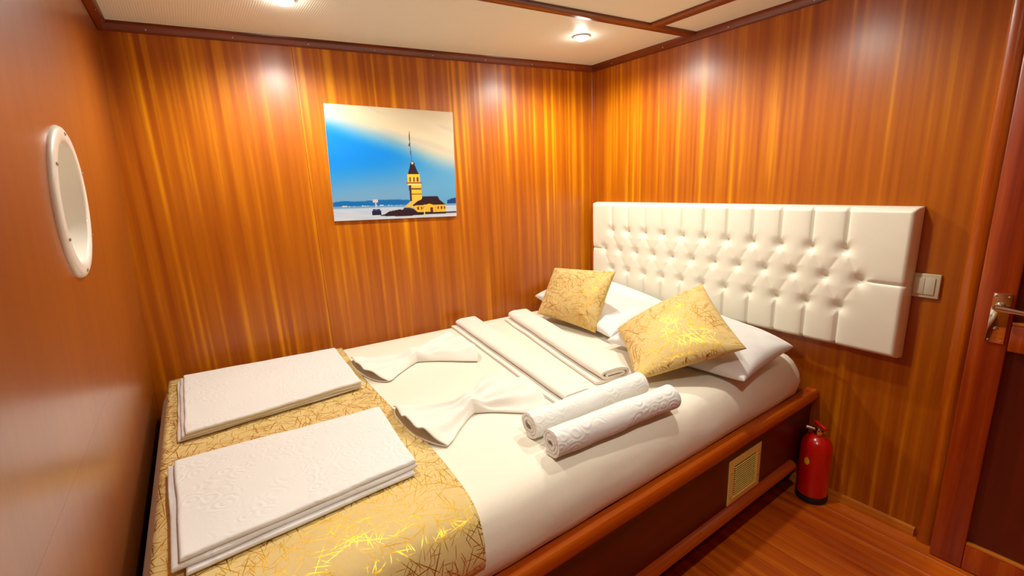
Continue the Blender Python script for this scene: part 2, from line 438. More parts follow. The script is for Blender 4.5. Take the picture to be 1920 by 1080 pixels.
for y, z in ((-1.753, .939), (-1.781, .939), (-1.753, .803), (-1.781, .803)):
    lathe('screw', [(.003, 0), (.003, .001), (.0015, .0018)], (-.0752, y, z), (-1, 0, 0), M['screw'], hd, n=10)

# ------------------------------------------------------------------ recessed downlights, plus one added fill lamp
def downlight(x, y, label, watts=1.0, beam=168):
    r = empty('downlight', (x, y, ZC), label=label, cat='lamp', group='recessed ceiling downlights')
    lathe('rim', [(.0, -.001), (.036, -.001), (.0375, -.003), (.034, -.0055), (.031, -.004), (.030, -.003), (0, -.003)], (x, y, ZC), (0, 0, 1), M['plaster'], r, n=36, caps=False)
    lathe('lens', [(0, -.0190), (.010, -.0182), (.019, -.0155), (.026, -.0105), (.0298, -.0032), (0, -.0032)], (x, y, ZC), (0, 0, 1), M['bulb'], r, n=32, caps=False)
    ld = bpy.data.lights.new('lamp_light', 'SPOT'); ld.energy = LAMP_WATTS * watts; ld.color = LAMP_COLOR
    ld.spot_size = math.radians(beam); ld.spot_blend = .55; ld.shadow_soft_size = .028
    lo = bpy.data.objects.new('lamp_light', ld); link(lo, r); lo.location = (0, 0, -.036)
    return r
downlight(-.452, -.397, 'recessed ceiling downlight nearest the corner above the headboard')
downlight(-1.632, -.264, 'recessed ceiling downlight at the top edge, above the picture and hull corner')

downlight(-.62, -1.12, 'recessed ceiling downlight over the aisle edge of the bunk', .68)
downlight(-1.45, -1.85, 'added ceiling fill lamp over the aisle beside the hull wall', .95, 100)  # unseen lamp, added to brighten the mattress front and towel rolls

# ------------------------------------------------------------------ picture on the back wall
UB = Vector((1, A, 0)).normalized(); NB = Vector((A, -1, 0)).normalized()
pc_x = (-1.4558 - .8697) / 2
PC = Vector((pc_x, yb(pc_x), 1.4330))
PWd, PHt = .586 * 1.005, .500
rot = Matrix.Rotation(.036, 3, NB)
PU = rot @ UB; PV = rot @ Vector((0, 0, 1))
if PU.z > 0: PU = Matrix.Rotation(-.036, 3, NB) @ UB; PV = Matrix.Rotation(-.036, 3, NB) @ Vector((0, 0, 1))
pic = empty('picture', PC - PV * PHt / 2, label='unframed print of a lit sea tower under blue sky on the wood wall', cat='picture')
def ppt(u, v, d): return PC + PU * ((u - .5) * PWd) + PV * ((v - .5) * PHt) + NB * d
bd = [ppt(u, v, d) for d in (.001, .0108) for u, v in ((0, 0), (1, 0), (1, 1), (0, 1))]
M['canvas'] = plain('print_board', (.75, .74, .72), .5)
obj('board', bd, [(0, 1, 2, 3), (4, 5, 6, 7)] + [(i, (i + 1) % 4, 4 + (i + 1) % 4, 4 + i) for i in range(4)], M['canvas'], pic, smooth=False)
def lin(c): return tuple((x / 255 / 12.92) if x / 255 <= .04045 else ((x / 255 + .055) / 1.055) ** 2.4 for x in c)
def mixc(a, b, t): return tuple(x + (y - x) * t for x, y in zip(a, b))
def inpoly(p, poly):
    x, y = p; c = False; n = len(poly)
    for i in range(n):
        x1, y1 = poly[i]; x2, y2 = poly[i - 1]
        if (y1 > y) != (y2 > y) and x < (x2 - x1) * (y - y1) / (y2 - y1) + x1: c = not c
    return c
SH = []   # painted shapes of the print, later ones on top: (polygon in u,v, colour)
def R_(u0, u1, v0, v1, c): SH.append(([(u0, v0), (u1, v0), (u1, v1), (u0, v1)], c))
BR = (52, 22, 30); YE = (250, 205, 70); YD = (215, 150, 40)
SH.append(([(.0, .125), (0, .165), (.08, .178), (.16, .168), (.3, .176), (.42, .182), (.56, .176), (.63, .168), (.63, .12)], (10, 112, 190)))
SH.append(([(.92, .12), (.92, .16), (.96, .178), (1.0, .186), (1.0, .11)], (20, 70, 140)))
SH.append(([(.0, .112), (0, .128), (1, .128), (1, .11)], (110, 165, 215)))
for i in range(26):
    u = random.uniform(.02, .62); R_(u, u + random.uniform(.006, .02), .122, .122 + random.uniform(.004, .012), random.choice(((240, 235, 235), (250, 225, 200), (220, 230, 245))))
R_(.662, .675, .17, .33, BR)
R_(.622, .626, .72, .80, BR)
SH.append(([(.626, .53), (.632, .53), (.622, .78), (.618, .78)], (75, 70, 90)))
SH.append(([(.606, .672), (.620, .668), (.624, .712)], (150, 40, 60)))
SH.append(([(.612, .50), (.655, .50), (.653, .515), (.64, .535), (.63, .53), (.618, .52)], (70, 60, 70)))
R_(.628, .642, .505, .528, (235, 215, 160))
SH.append(([(.615, .50), (.652, .50), (.668, .455), (.682, .415), (.592, .415), (.604, .455)], BR))
R_(.588, .690, .335, .415, YE)
for u in (.603, .635, .664): R_(u, u + .013, .345, .385, (120, 60, 40))
R_(.574, .706, .325, .340, (170, 95, 50)); R_(.588, .700, .312, .326, (255, 230, 150))
SH.append(([(.594, .312), (.700, .312), (.700, .155), (.600, .155)], YE))
SH.append(([(.594, .312), (.614, .312), (.616, .155), (.600, .155)], (75, 38, 35)))
R_(.612, .700, .270, .282, (120, 65, 45)); R_(.614, .700, .222, .232, (150, 85, 45))
SH.append(([(.530, .09), (.560, .12), (.60, .16), (.70, .165), (.70, .09)], (235, 195, 110)))
SH.append(([(.62, .125), (.66, .16), (.695, .175), (.705, .205), (.835, .205), (.850, .17), (.905, .118), (.62, .115)], BR))
SH.append(([(.64, .05), (.64, .117), (.72, .122), (.76, .132), (.80, .118), (.905, .118), (.905, .045)], (250, 195, 60)))
for u in (.655, .685, .705, .83, .86, .885): R_(u, u + .014, .075, .105, (130, 55, 30))
R_(.765, .79, .045, .095, (110, 40, 35)); R_(.81, .82, .05, .11, (240, 160, 70))
SH.append(([(.525, .065), (.545, .10), (.60, .098), (.63, .085), (.66, .045), (.52, .04)], (45, 50, 85)))
SH.append(([(.385, .045), (.42, .07), (.50, .085), (.60, .080), (.66, .055), (.80, .05), (1.0, .05), (1.0, .035), (.70, .028), (.55, .020), (.40, .026), (.34, .035)], (50, 25, 35)))
R_(.287, .36, .038, .082, (38, 30, 60)); R_(.295, .352, .078, .094, (40, 60, 110))
R_(.315, .325, .09, .165, (190, 200, 225)); R_(.300, .337, .155, .185, (225, 205, 215))
R_(.712, .717, .02, .10, (250, 220, 130))
def paint(u, v):
    if v < .12:
        k = nz(u * 6, v * 60) * .5 + .5
        c = mixc((176, 200, 232), (232, 232, 240), k * .7 + .3 * (1 - v / .12))
    else:
        low = sm(.14, .62, v)
        c = mixc((120, 172, 214), (10, 140, 238), sm(.15, .55, v - .12 * u))
        c = mixc(c, (98, 175, 226), sm(.35, 1.0, u) * .75)
        edge = .905 - .37 * u + .03 * nz(u * 3, 2.0)
        cl = sm(edge - .17, edge + .10, v)
        cream = mixc((238, 214, 178), (244, 228, 196), nz(u * 4 + v * 5, v * 9 + u * 2.2) * .5 + .5)
        cream = mixc(cream, (205, 196, 186), .35 * sm(.1, .5, nz(u * 3 + 5, (v + .35 * u) * 14)))
        c = mixc(c, cream, cl)
        c = mixc(c, (246, 240, 228), .6 * sm(.25, 0, u) * sm(.8, 1, v))
    for poly, col in SH:
        if inpoly((u, v), poly): c = col
    return tuple(.70 * k for k in lin(c))
NU, NV = 250, 214
V, F = grid(NU, NV, lambda u, v: ppt(u, v, .0114))
pr_ = None
tm = NT('picture_print'); ca = tm.n('ShaderNodeVertexColor', layer_name='print'); tm.l(ca.outputs[0], tm.b.inputs['Base Color']); tm.b.inputs['Roughness'].default_value = .42
tm.b.inputs['Specular IOR Level'].default_value = .3
pr_ = obj('printed_face', V, F, tm.m, pic, smooth=False)
at = pr_.data.color_attributes.new('print', 'FLOAT_COLOR', 'POINT')
cols = np.array([(*paint(i / NU, j / NV), 1) for j in range(NV + 1) for i in range(NU + 1)], dtype=np.float32)
at.data.foreach_set('color', cols.ravel())

# ------------------------------------------------------------------ bunk: rail, front panel, lower trim, vent
bunk = empty('bunk', (-1.1, -.6, 0), label='built-in mahogany bunk with a varnished rail along the aisle', cat='bed')
XR = -.002
def xle(z): return xl(z) + .003
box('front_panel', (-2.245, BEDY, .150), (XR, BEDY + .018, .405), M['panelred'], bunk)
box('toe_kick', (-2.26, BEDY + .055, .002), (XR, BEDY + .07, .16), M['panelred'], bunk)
prism('side_rail', [(0, -.016, -.020), (0, -.022, -.014), (0, -.024, 0), (0, -.022, .014), (0, -.014, .022), (0, .019, .022), (0, .019, -.020)], ((-2.235, BEDY, .424), (XR, BEDY, .424)), M['rail'], bunk)
prism('lower_trim', [(0, .0, -.032), (0, -.020, -.030), (0, -.028, -.018), (0, -.026, -.006), (0, -.014, .004), (0, 0, .006), (0, .05, .006), (0, .05, -.032)], ((-2.245, BEDY, .172), (-.150, BEDY, .172)), M['rail'], bunk)
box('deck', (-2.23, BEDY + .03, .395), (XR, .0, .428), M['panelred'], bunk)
# air vent set in the front panel
vent = empty('air_vent', (-.50, BEDY, .175), label='brass louvred air vent set in the bunk front panel', cat='vent')
vx0, vx1, vz0, vz1 = -.606, -.398, .180, .358
V = []; F = []
inn = (vx0 + .034, vx1 - .034, vz0 + .030, vz1 - .034)
for d, (a, b, c, e) in ((-.0001, (vx0, vx1, vz0, vz1)), (-.0035, (vx0 + .001, vx1 - .001, vz0 + .001, vz1 - .001)), (-.0055, (vx0 + .026, vx1 - .026, vz0 + .022, vz1 - .026)), (-.001, inn), (-.0001, inn)):
    V += [(a, BEDY + d, c), (b, BEDY + d, c), (b, BEDY + d, e), (a, BEDY + d, e)]
for k in range(4): F += [(4 * k + i, 4 * k + (i + 1) % 4, 4 * k + 4 + (i + 1) % 4, 4 * k + 4 + i) for i in range(4)]
obj('frame', V, F, M['brass'], vent, smooth=False)
box('backing', (inn[0] - .002, BEDY - .0008, inn[2] - .002), (inn[1] + .002, BEDY - .0002, inn[3] + .002), M['dark'], vent)
nsl = 13
for k in range(nsl):
    z = inn[2] + (k + .5) * (inn[3] - inn[2]) / nsl
    V = [(x, BEDY + dy, z + dz) for x in (inn[0], inn[1]) for dy, dz in ((-.0010, .0004), (-.0010, .0016), (-.0048, .0006), (-.0048, -.0006))]
    obj('slat', V, [(0, 1, 2, 3), (4, 5, 6, 7)] + [(i, (i + 1) % 4, 4 + (i + 1) % 4, 4 + i) for i in range(4)], M['brass'], vent, smooth=False)
for x, z in ((vx0 + .013, vz1 - .05), (vx0 + .013, vz0 + .03), (vx1 - .013, vz1 - .045), (vx1 - .013, vz0 + .045)):
    lathe('screw', [(.0032, 0), (.0032, .0012), (.0016, .002)], (x, BEDY - .0044, z), (0, -1, 0), M['screw'], vent, n=10)

# ------------------------------------------------------------------ mattress under a fitted sheet
mat_root = None
def m_outline(ins, rc=.075, n=8):
    """closed outline of the mattress inset by ins, counter-clockwise"""
    x0, x1 = -2.205 + ins, -.055 - ins
    yf = -1.262 + ins
    ybk = lambda x: yb(x) - .012 - ins
    r = max(.02, rc - ins * .6)
    P = []
    def arc(cx, cy, a0, a1):
        for i in range(n + 1):
            a = math.radians(a0 + (a1 - a0) * i / n); P.append((cx + r * math.cos(a), cy + r * math.sin(a)))
    def seg(p, q, m):
        for i in range(1, m): P.append((p[0] + (q[0] - p[0]) * i / m, p[1] + (q[1] - p[1]) * i / m))
    arc(x0 + r, yf + r, 180, 270); seg(P[-1], (x1 - r, yf), 90)
    arc(x1 - r, yf + r, 270, 360); seg(P[-1], (x1, ybk(x1) - r), 40)
    arc(x1 - r, ybk(x1 - r) - r, 0, 90); seg(P[-1], (x0 + r, ybk(x0 + r)), 60)
    arc(x0 + r, ybk(x0 + r) - r, 90, 180); seg(P[-1], (x0, yf + r), 40)
    return P
MPROF = [(.040, .430), (.016, .436), (.004, .452), (-.004, .478), (-.006, .505), (-.002, .532), (.006, .556), (.018, .578), (.034, .596), (.054, .607), (.078, .6125), (.11, MZ)]
V = []; F = []
n = None
for lv, (ins, z) in enumerate(MPROF):
    P = m_outline(ins); n = len(P)
    for (x, y) in P:
        w = 0
        if lv <= 8:
            # long shallow pulls along the tucked side
            w = .0045 * nz(x * 2.2, z * 34 + x * 3.0, 3.1) + .0025 * nz(x * 9, z * 60, 1)
            w *= sm(.43, .46, z)
            if y > -1.0: w *= .4
        dz = .004 * nz(x * 6, y * 6, 4) if lv <= 1 else 0
        if y < -1.0:
            V.append((x, y - w, z + dz))
        elif x > -.4: V.append((x + w, y, z + dz))
        else: V.append((x, y, z + dz))
for lv in range(len(MPROF) - 1):
    for i in range(n):
        j = (i + 1) % n
        F.append((lv * n + i, lv * n + j, (lv + 1) * n + j, (lv + 1) * n + i))
F.append(list(range((len(MPROF) - 1) * n, len(MPROF) * n)))
obj('mattress', V, F, M['sheet'], None, (-1.1, -.6, .43), label='mattress under a white fitted sheet on the bunk', cat='mattress')

# ------------------------------------------------------------------ gold runner over the foot of the bed
# profile along y: from the back wall over the top and down the front
def top_prof(y):   # arc-length table of the mattress front
    return y
prof_pts = [(yb(-1.9) - .05, MZ)] + [(-1.262 + ins, z) for ins, z in reversed(MPROF)]
off = .006
PP = []
for i, (y, z) in enumerate(prof_pts):
    a = Vector(prof_pts[max(0, i - 1)]); b = Vector(prof_pts[min(len(prof_pts) - 1, i + 1)])
    d = (b - a).normalized(); nrm = Vector((d.y, -d.x))
    if nrm.y < -.01: nrm = -nrm
    if i > 9 and nrm.x > 0: nrm = -nrm
    PP.append(Vector((y, z)) + nrm * off)
PP = PP[:11]                       # stops just above the rail
al = [0]
for i in range(1, len(PP)): al.append(al[-1] + (PP[i] - PP[i - 1]).length)
def along(s):
    s *= al[-1]
    for i in range(1, len(PP)):
        if s <= al[i] + 1e-9:
            return PP[i - 1].lerp(PP[i], (s - al[i - 1]) / (al[i] - al[i - 1])), s
    return PP[-1], s
def runner_pt(u, v):
    p, s = along(v ** .8)
    xr = -1.520 - .058 * v - .012 * math.sin(v * 7)
    xs = -2.172 + .012 * sm(.8, 1, v)
    x = xs + (xr - xs) * u
    y = p.x if v > .03 else min(p.x, yb(x) - .03)
    # the back hem follows the askew wall
    y += (yb(x) - yb(-1.9)) * (1 - v) ** 2
    z = p.y + .0012 * nz(x * 9, y * 9, 2)
    return (x, y, z)
V, F = grid(46, 90, runner_pt)
uvs = [(-2.17 + .65 * i / 46, al[-1] * (j / 90) ** .8) for j in range(91) for i in range(47)]
ru = obj('bed_runner', V, F, M['gold'], None, (-1.85, -.6, MZ), uv=uvs, label='champagne bed runner with scratchy gold foil lines across the bed foot', cat='bed runner')
md = ru.modifiers.new('thick', 'SOLIDIFY'); md.thickness = .004; md.offset = -1

# ------------------------------------------------------------------ tufted headboard
HY0, HY1, HZ0, HZ1 = -.045, -1.542, .663, 1.191
hb = empty('headboard', (-.02, -.79, HZ0), label='cream button-tufted leatherette headboard on the right wall', cat='headboard')
SP = .1146
top = [(-.200 - SP * i, 1.036) for i in range(11)]
mid = [(-.143 - SP * i, .928) for i in range(12)]
bot = [(-.200 - SP * i, .818) for i in range(11)]
btn = top + mid + bot
segs = []          # (p, q, depth, narrow)
for i in range(11):
    for j in (i, i + 1):
        segs.append((top[i], mid[j], .0048, 0)); segs.append((bot[i], mid[j], .0048, 0))
    segs.append((top[i], (top[i][0], HZ1 + .02), .018, 1)); segs.append((bot[i], (bot[i][0], HZ0 - .02), .018, 1))
segs.append((mid[0], (HY0 + .02, .928), .014, 1)); segs.append((mid[11], (HY1 - .02, .928), .014, 1))
ny, nzz = 360, 130
gy = np.linspace(HY0, HY1, ny + 1); gz = np.linspace(HZ0, HZ1, nzz + 1)
Yg, Zg = np.meshgrid(gy, gz)
dent = np.zeros_like(Yg)
def segd(p, q):
    px, pz = p; dx, dz = q[0] - p[0], q[1] - p[1]
    t_ = np.clip(((Yg - px) * dx + (Zg - pz) * dz) / (dx * dx + dz * dz), 0, 1)
    return np.hypot(Yg - px - t_ * dx, Zg - pz - t_ * dz)
fold = np.zeros_like(Yg)
for p, q, dep, nar in segs:
    d = segd(p, q)
    w = dep * np.exp(-(d / .013)) if not nar else dep * (.55 * np.exp(-(d / .0035) ** 2) + .45 * np.exp(-d / .014))
    fold = np.maximum(fold, w)
bt = np.zeros_like(Yg)
for p in btn:
    d = np.hypot(Yg - p[0], Zg - p[1]); bt = np.maximum(bt, .031 * np.exp(-(d / .019) ** 1.2))
edge = np.minimum(np.minimum(HY0 - Yg, Yg - HY1), np.minimum(Zg - HZ0, HZ1 - Zg))
er = .020
prof_e = np.sqrt(np.clip(1 - (1 - np.clip(edge / er, 0, 1)) ** 2, 0, 1))
depth = .012 + .046 * prof_e - np.maximum(fold, bt) * np.clip(edge / .012, .55, 1)
# scalloped outline where the vertical folds pull the edge in
V = []
for j in range(nzz + 1):
    for i in range(ny + 1):
        V.append((-float(depth[j, i]), float(gy[i]), float(gz[j])))
F = [(j * (ny + 1) + i, j * (ny + 1) + i + 1, (j + 1) * (ny + 1) + i + 1, (j + 1) * (ny + 1) + i) for j in range(nzz) for i in range(ny)]
border = [i for i in range(ny + 1)] + [j * (ny + 1) + ny for j in range(1, nzz + 1)] + [nzz * (ny + 1) + i for i in range(ny - 1, -1, -1)] + [j * (ny + 1) for j in range(nzz - 1, 0, -1)]
b0 = len(V)
for k in border: V.append((-.001, V[k][1], V[k][2]))
nb = len(border)
for k in range(nb): F.append((border[k], border[(k + 1) % nb], b0 + (k + 1) % nb, b0 + k))
obj('padding', V, F, M['leather'], hb)
bmesh_done = None
for (y, z) in btn:
    prof = [(.0085, 0), (.0095, .003), (.0085, .006), (.005, .008), (.0008, .0085)]
    if bmesh_done is None:
        o = lathe('button', prof, (-.0250, y, z), (-1, 0, 0), M['button'], hb, n=14); bmesh_done = (o.data, y, z)
    else:
        o = bpy.data.objects.new('button', bmesh_done[0]); link(o, hb); o.location = (0, y - bmesh_done[1], z - bmesh_done[2])

# ------------------------------------------------------------------ light switch
sw = empty('light_switch', (0, -1.573, .885), label='beige double rocker light switch beside the headboard', cat='switch')
box('frame', (-.010, -1.6125, .888), (0, -1.534, .970), M['switch'], sw, .003, 3)
for y0, y1 in ((-1.600, -1.5738), (-1.5732, -1.547)):
    box('rocker', (-.0135, y0, .901), (-.009, y1, .957), M['rocker'], sw, .0012)

# ------------------------------------------------------------------ pillows and cushions
def puff(name, c, T0, T1, mat, bow=.05, power=.5, wr=.004, seed=0, n=40, size=(.45, .45), **k):
    """c = four rim corners (a b c d around); T0/T1 = puff to the upper / lower side"""
    a, b, cc, d = [Vector(p) for p in c]
    nrm = (b - a).cross(d - a).normalized()
    if nrm.z < 0: nrm = -nrm
    def base(u, v):
        U = u * 2 - 1; Vv = v * 2 - 1
        U2 = U * (1 - bow * (1 - Vv * Vv)); V2 = Vv * (1 - bow * (1 - U * U))
        u, v = (U2 + 1) / 2, (V2 + 1) / 2
        return a * (1 - u) * (1 - v) + b * u * (1 - v) + cc * u * v + d * (1 - u) * v
    def side(sgn, T):
        def f(u, v):
            U = u * 2 - 1; Vv = v * 2 - 1
            h = (max(0, 1 - U * U) * max(0, 1 - Vv * Vv)) ** power
            rim = min(1, 6 * min(u, 1 - u, v, 1 - v))
            w = wr * (nz(U * 2.5 + seed, Vv * 2.5, sgn) + .6 * nz(U * 7 + seed, Vv * 7, 2 + sgn)) * rim
            # gathers running in from the corners
            r = math.hypot(1 - abs(U), 1 - abs(Vv)); ang = math.atan2(1 - abs(Vv), 1 - abs(U))
            w += wr * 1.1 * math.sin(ang * 9 + seed) * math.exp(-((r - .35) / .22) ** 2) * rim
            return base(u, v) + nrm * sgn * (T * h + w + .002)
        return f
    # even spacing towards the rim
    def ease(f): return lambda u, v: f(.5 - .5 * math.cos(math.pi * u), .5 - .5 * math.cos(math.pi * v))
    V1, F1 = grid(n, n, ease(side(1, T0))); V2, F2 = grid(n, n, ease(side(-1, T1)))
    o = len(V1); V = V1 + V2; F = F1 + [tuple(o + i for i in f) for f in F2]
    m = n + 1
    bd = list(range(m)) + [j * m + n for j in range(1, m)] + [n * m + i for i in range(n - 1, -1, -1)] + [j * m for j in range(n - 1, 0, -1)]
    for i in range(len(bd)):
        p, q = bd[i], bd[(i + 1) % len(bd)]; F.append((p, q, o + q, o + p))
    es = lambda t: .5 - .5 * math.cos(math.pi * t)
    uv1 = [(es(i / n) * size[0] + seed, es(j / n) * size[1]) for j in range(m) for i in range(m)]
    cen = (a + b + cc + d) / 4; cen.z = min(p.z for p in (a, b, cc, d)) - T1 * .5
    return obj(name, V, F, mat, None, cen, uv=uv1 + [(x + 3, y) for x, y in uv1], **k)
puff('pillow', [(-.46, -.005, .690), (-.57, -.690, .648), (-.10, -.640, .690), (-.085, -.06, .745)], .075, .045, M['pillow'], .035, .38, .005, 1.3, label='white pillow behind the upright gold cushion, nearest the wall corner', cat='pillow')
puff('pillow', [(-.62, -.715, .652), (-.545, -1.275, .640), (-.185, -1.262, .668), (-.095, -.700, .700)], .075, .040, M['pillow'], .04, .38, .005, 5.1, label='white pillow under the tilted gold cushion, on the aisle side', cat='pillow')
puff('cushion', [(-.603, -.209, .660), (-.561, -.585, .640), (-.425, -.580, .905), (-.405, -.118, .860)], .060, .045, M['gold'], .05, .5, .004, 2.2, size=(.42, .36), label='square gold foil cushion propped upright near the wall corner', cat='cushion')
puff('cushion', [(-.578, -.735, .700), (-.825, -1.045, .645), (-.53, -1.265, .750), (-.335, -.965, .892)], .070, .050, M['gold'], .05, .5, .004, 7.7, size=(.40, .40), label='square gold foil cushion tilted on the aisle-side pillow', cat='cushion')

# ------------------------------------------------------------------ ribbon towels (rolled and folded)
def ribbon(name, path, p, q, thick, mat, wob=.0015, nseg=24, seed=0, origin=None, **k):
    """path = 2-D cross-section centre line (across, up); swept from p to q (points on the bed)"""
    p = Vector(p); q = Vector(q); ax = (q - p).normalized(); L = (q - p).length
    side = Vector((0, 0, 1)).cross(ax).normalized(); up = Vector((0, 0, 1))
    pts = [Vector(a) for a in path]; m = len(pts); out = []
    for i in range(m):
        t_ = (pts[min(m - 1, i + 1)] - pts[max(0, i - 1)]).normalized(); nn = Vector((-t_.y, t_.x)); out.append(nn)
    ring = [pts[i] + out[i] * thick / 2 for i in range(m)] + [pts[i] - out[i] * thick / 2 for i in reversed(range(m))]
    r = len(ring); V = []; F = []
    for s in range(nseg + 1):
        f = s / nseg
        sag = 0
        for j, c in enumerate(ring):
            w = wob * nz(f * 6 + seed, c.x * 20, c.y * 20)
            end = (f - .5) * .012 * nz(c.x * 30 + seed, c.y * 30, 1.0) * (1 if abs(f - .5) > .45 else 0)
            V.append(p + ax * (L * f + end) + side * (c.x + w * 1.5) + up * max(.0005, c.y + w))
    for s in range(nseg):
        for j in range(r):
            j2 = (j + 1) % r; F.append((s * r + j, s * r + j2, (s + 1) * r + j2, (s + 1) * r + j))
    # end faces as quads between both sides of the ribbon
    for s in (0, nseg):
        for i in range(m - 1): F.append((s * r + i, s * r + i + 1, s * r + r - 2 - i, s * r + r - 1 - i))
    o = obj(name, V, F, mat, None, tuple((p + q) / 2), smooth=False, **k)
    return auto_smooth(o, 50)
def roll_path(R, turns, t, flat=.94):
    P = []; N = int(turns * 26); R0 = R - t / 2
    for i in range(N + 1):
        f = i / N; a = -math.pi * .5 + .5 - f * turns * 2 * math.pi; r = R0 - f * turns * (t * 1.22)
        P.append((r * math.cos(a), (R + r * math.sin(a)) * flat))
    return P
zb = MZ + .0015
ribbon('rolled_towel', roll_path(.043, 2.6, .0085), (-1.300, -1.066, zb), (-.845, -1.080, zb), .0085, M['roll'], .002, 30, 1, label='rolled embossed white towel next to the long folded towels', cat='towel', group='rolled towels')
ribbon('rolled_towel', roll_path(.044, 2.8, .0085), (-1.310, -1.176, zb), (-.850, -1.205, zb), .0085, M['roll'], .002, 30, 5, label='rolled embossed white towel nearest the aisle edge of the bed', cat='towel', group='rolled towels')
def flat_path(w, h, t, tail, turns=2):
    """flattened roll: width w, height h, with a tail layer sticking out at the -x side"""
    P = [(-w / 2 - tail, t * .55), (-w / 2 - tail + .01, t * .55)]
    b0 = t * .55
    for i in range(8): P.append((-w / 2 + .01 + (w - .03) * i / 7, b0))
    hw, hh = w / 2, (h - t) / 2; cz = t * 1.55 + hh - t * .5
    cz = h / 2 + t * .15
    for k in range(int(turns * 28)):
        a = -math.pi * .30 + 2 * math.pi * k / 28; f = k / 28
        a_ = hw - t / 2 - f * t * 1.9; b_ = max(t * .35, hh - f * t * 1.12)
        ca, sa = math.cos(a), math.sin(a); e = .55
        P.append((a_ * math.copysign(abs(ca) ** e, ca), cz + b_ * math.copysign(abs(sa) ** .8, sa)))
    return P
ribbon('folded_towel', flat_path(.130, .040, .0085, .012, 1.6), (-.908, .010, zb), (-1.040, -.992, zb), .0085, M['towelcream'], .0018, 34, 2, label='long cream folded towel beside the bow-shaped hand towels', cat='towel', group='long folded towels')
ribbon('folded_towel', flat_path(.135, .050, .0095, .010, 1.8), (-.640, -.085, zb), (-.835, -.957, zb), .0095, M['towelcream'], .0018, 34, 9, label='long cream folded towel nearest the gold cushions', cat='towel', group='long folded towels')

# ------------------------------------------------------------------ flat folded bath towels on the runner
def flat_towel(corners, layers, seed, label):
    a, b, c, d = [Vector((*p, 0)) for p in corners]          # far-left, far-right, near-right, near-left
    z0 = MZ + .0085
    VV = []; FF = []
    nlay = len(layers)
    z = z0
    for k, (t, dl, dn, dr) in enumerate(layers):             # thickness, extra at left, near and right side
        ex = (b - a).normalized(); ey = (d - a).normalized()
        A_ = a - ex * dl; B_ = b + ex * dr; C_ = c + ex * dr + ey * dn; D_ = d - ex * dl + ey * dn
        nu, nv = 44, 30; r = t / 2
        def P(u, v, s):
            p = A_ * (1 - u) * (1 - v) + B_ * u * (1 - v) + C_ * u * v + D_ * (1 - u) * v
            lx = (B_ - A_).length; ly = (D_ - A_).length
            e = min(min(u, 1 - u) * lx, min(v, 1 - v) * ly)
            h = r * math.sqrt(max(0, 1 - (1 - min(1, e / r)) ** 2))
            w = .0022 * nz(p.x * 6 + seed, p.y * 6, k * .3) + .0012 * nz(p.x * 17, p.y * 17 + seed, k)
            lift = .006 * sm(.7, 1, u) * sm(.75, 1, v) * math.sin(u * 9 + seed) if k else 0
            jig = .0035 * nz(p.x * 9, p.y * 9 + k * 3, seed)
            return Vector((p.x + jig, p.y + jig, z + r + w * (k > 0) + max(0, lift) + s * max(h, .0004)))
        def ea(t_, L):  # denser towards the rim so that it rounds off
            m_ = .02
            return t_
        us = [0, .002, .006, .012] + [.02 + .96 * i / (nu - 8) for i in range(nu - 7)] + [.988, .994, .998, 1]
        vs = [0, .003, .009, .018] + [.03 + .94 * i / (nv - 8) for i in range(nv - 7)] + [.982, .991, .997, 1]
        for s in (1, -1):
            o = len(VV); m = len(us)
            VV += [P(u, v, s) for v in vs for u in us]
            FF += [(o + j * m + i, o + j * m + i + 1, o + (j + 1) * m + i + 1, o + (j + 1) * m + i) for j in range(len(vs) - 1) for i in range(m - 1)]
        o1 = o - len(us) * len(vs); m = len(us); q = len(vs)
        bd = list(range(m)) + [j * m + m - 1 for j in range(1, q)] + [(q - 1) * m + i for i in range(m - 2, -1, -1)] + [j * m for j in range(q - 2, 0, -1)]
        for i in range(len(bd)):
            x_, y_ = bd[i], bd[(i + 1) % len(bd)]; FF.append((o1 + x_, o1 + y_, o + y_, o + x_))
        z += t * .93
    cen = (a + b + c + d) / 4; cen.z = z0
    return obj('bath_towel', VV, FF, M['towel'], None, cen, label=label, cat='towel', group='flat folded bath towels')
flat_towel([(-2.120, .095), (-1.566, .005), (-1.582, -.430), (-2.112, -.452)], [(.010, .022, -.004, -.004), (.011, .012, -.002, 0), (.012, 0, 0, 0)], 1.0, 'flat folded white bath towel on the runner beside the back wall')
flat_towel([(-2.125, -.618), (-1.600, -.672), (-1.622, -1.020), (-2.108, -1.040)], [(.011, .004, .016, -.012), (.012, .026, .006, -.002), (.013, .010, 0, 0)], 4.0, 'flat folded white bath towel on the runner nearest the aisle')

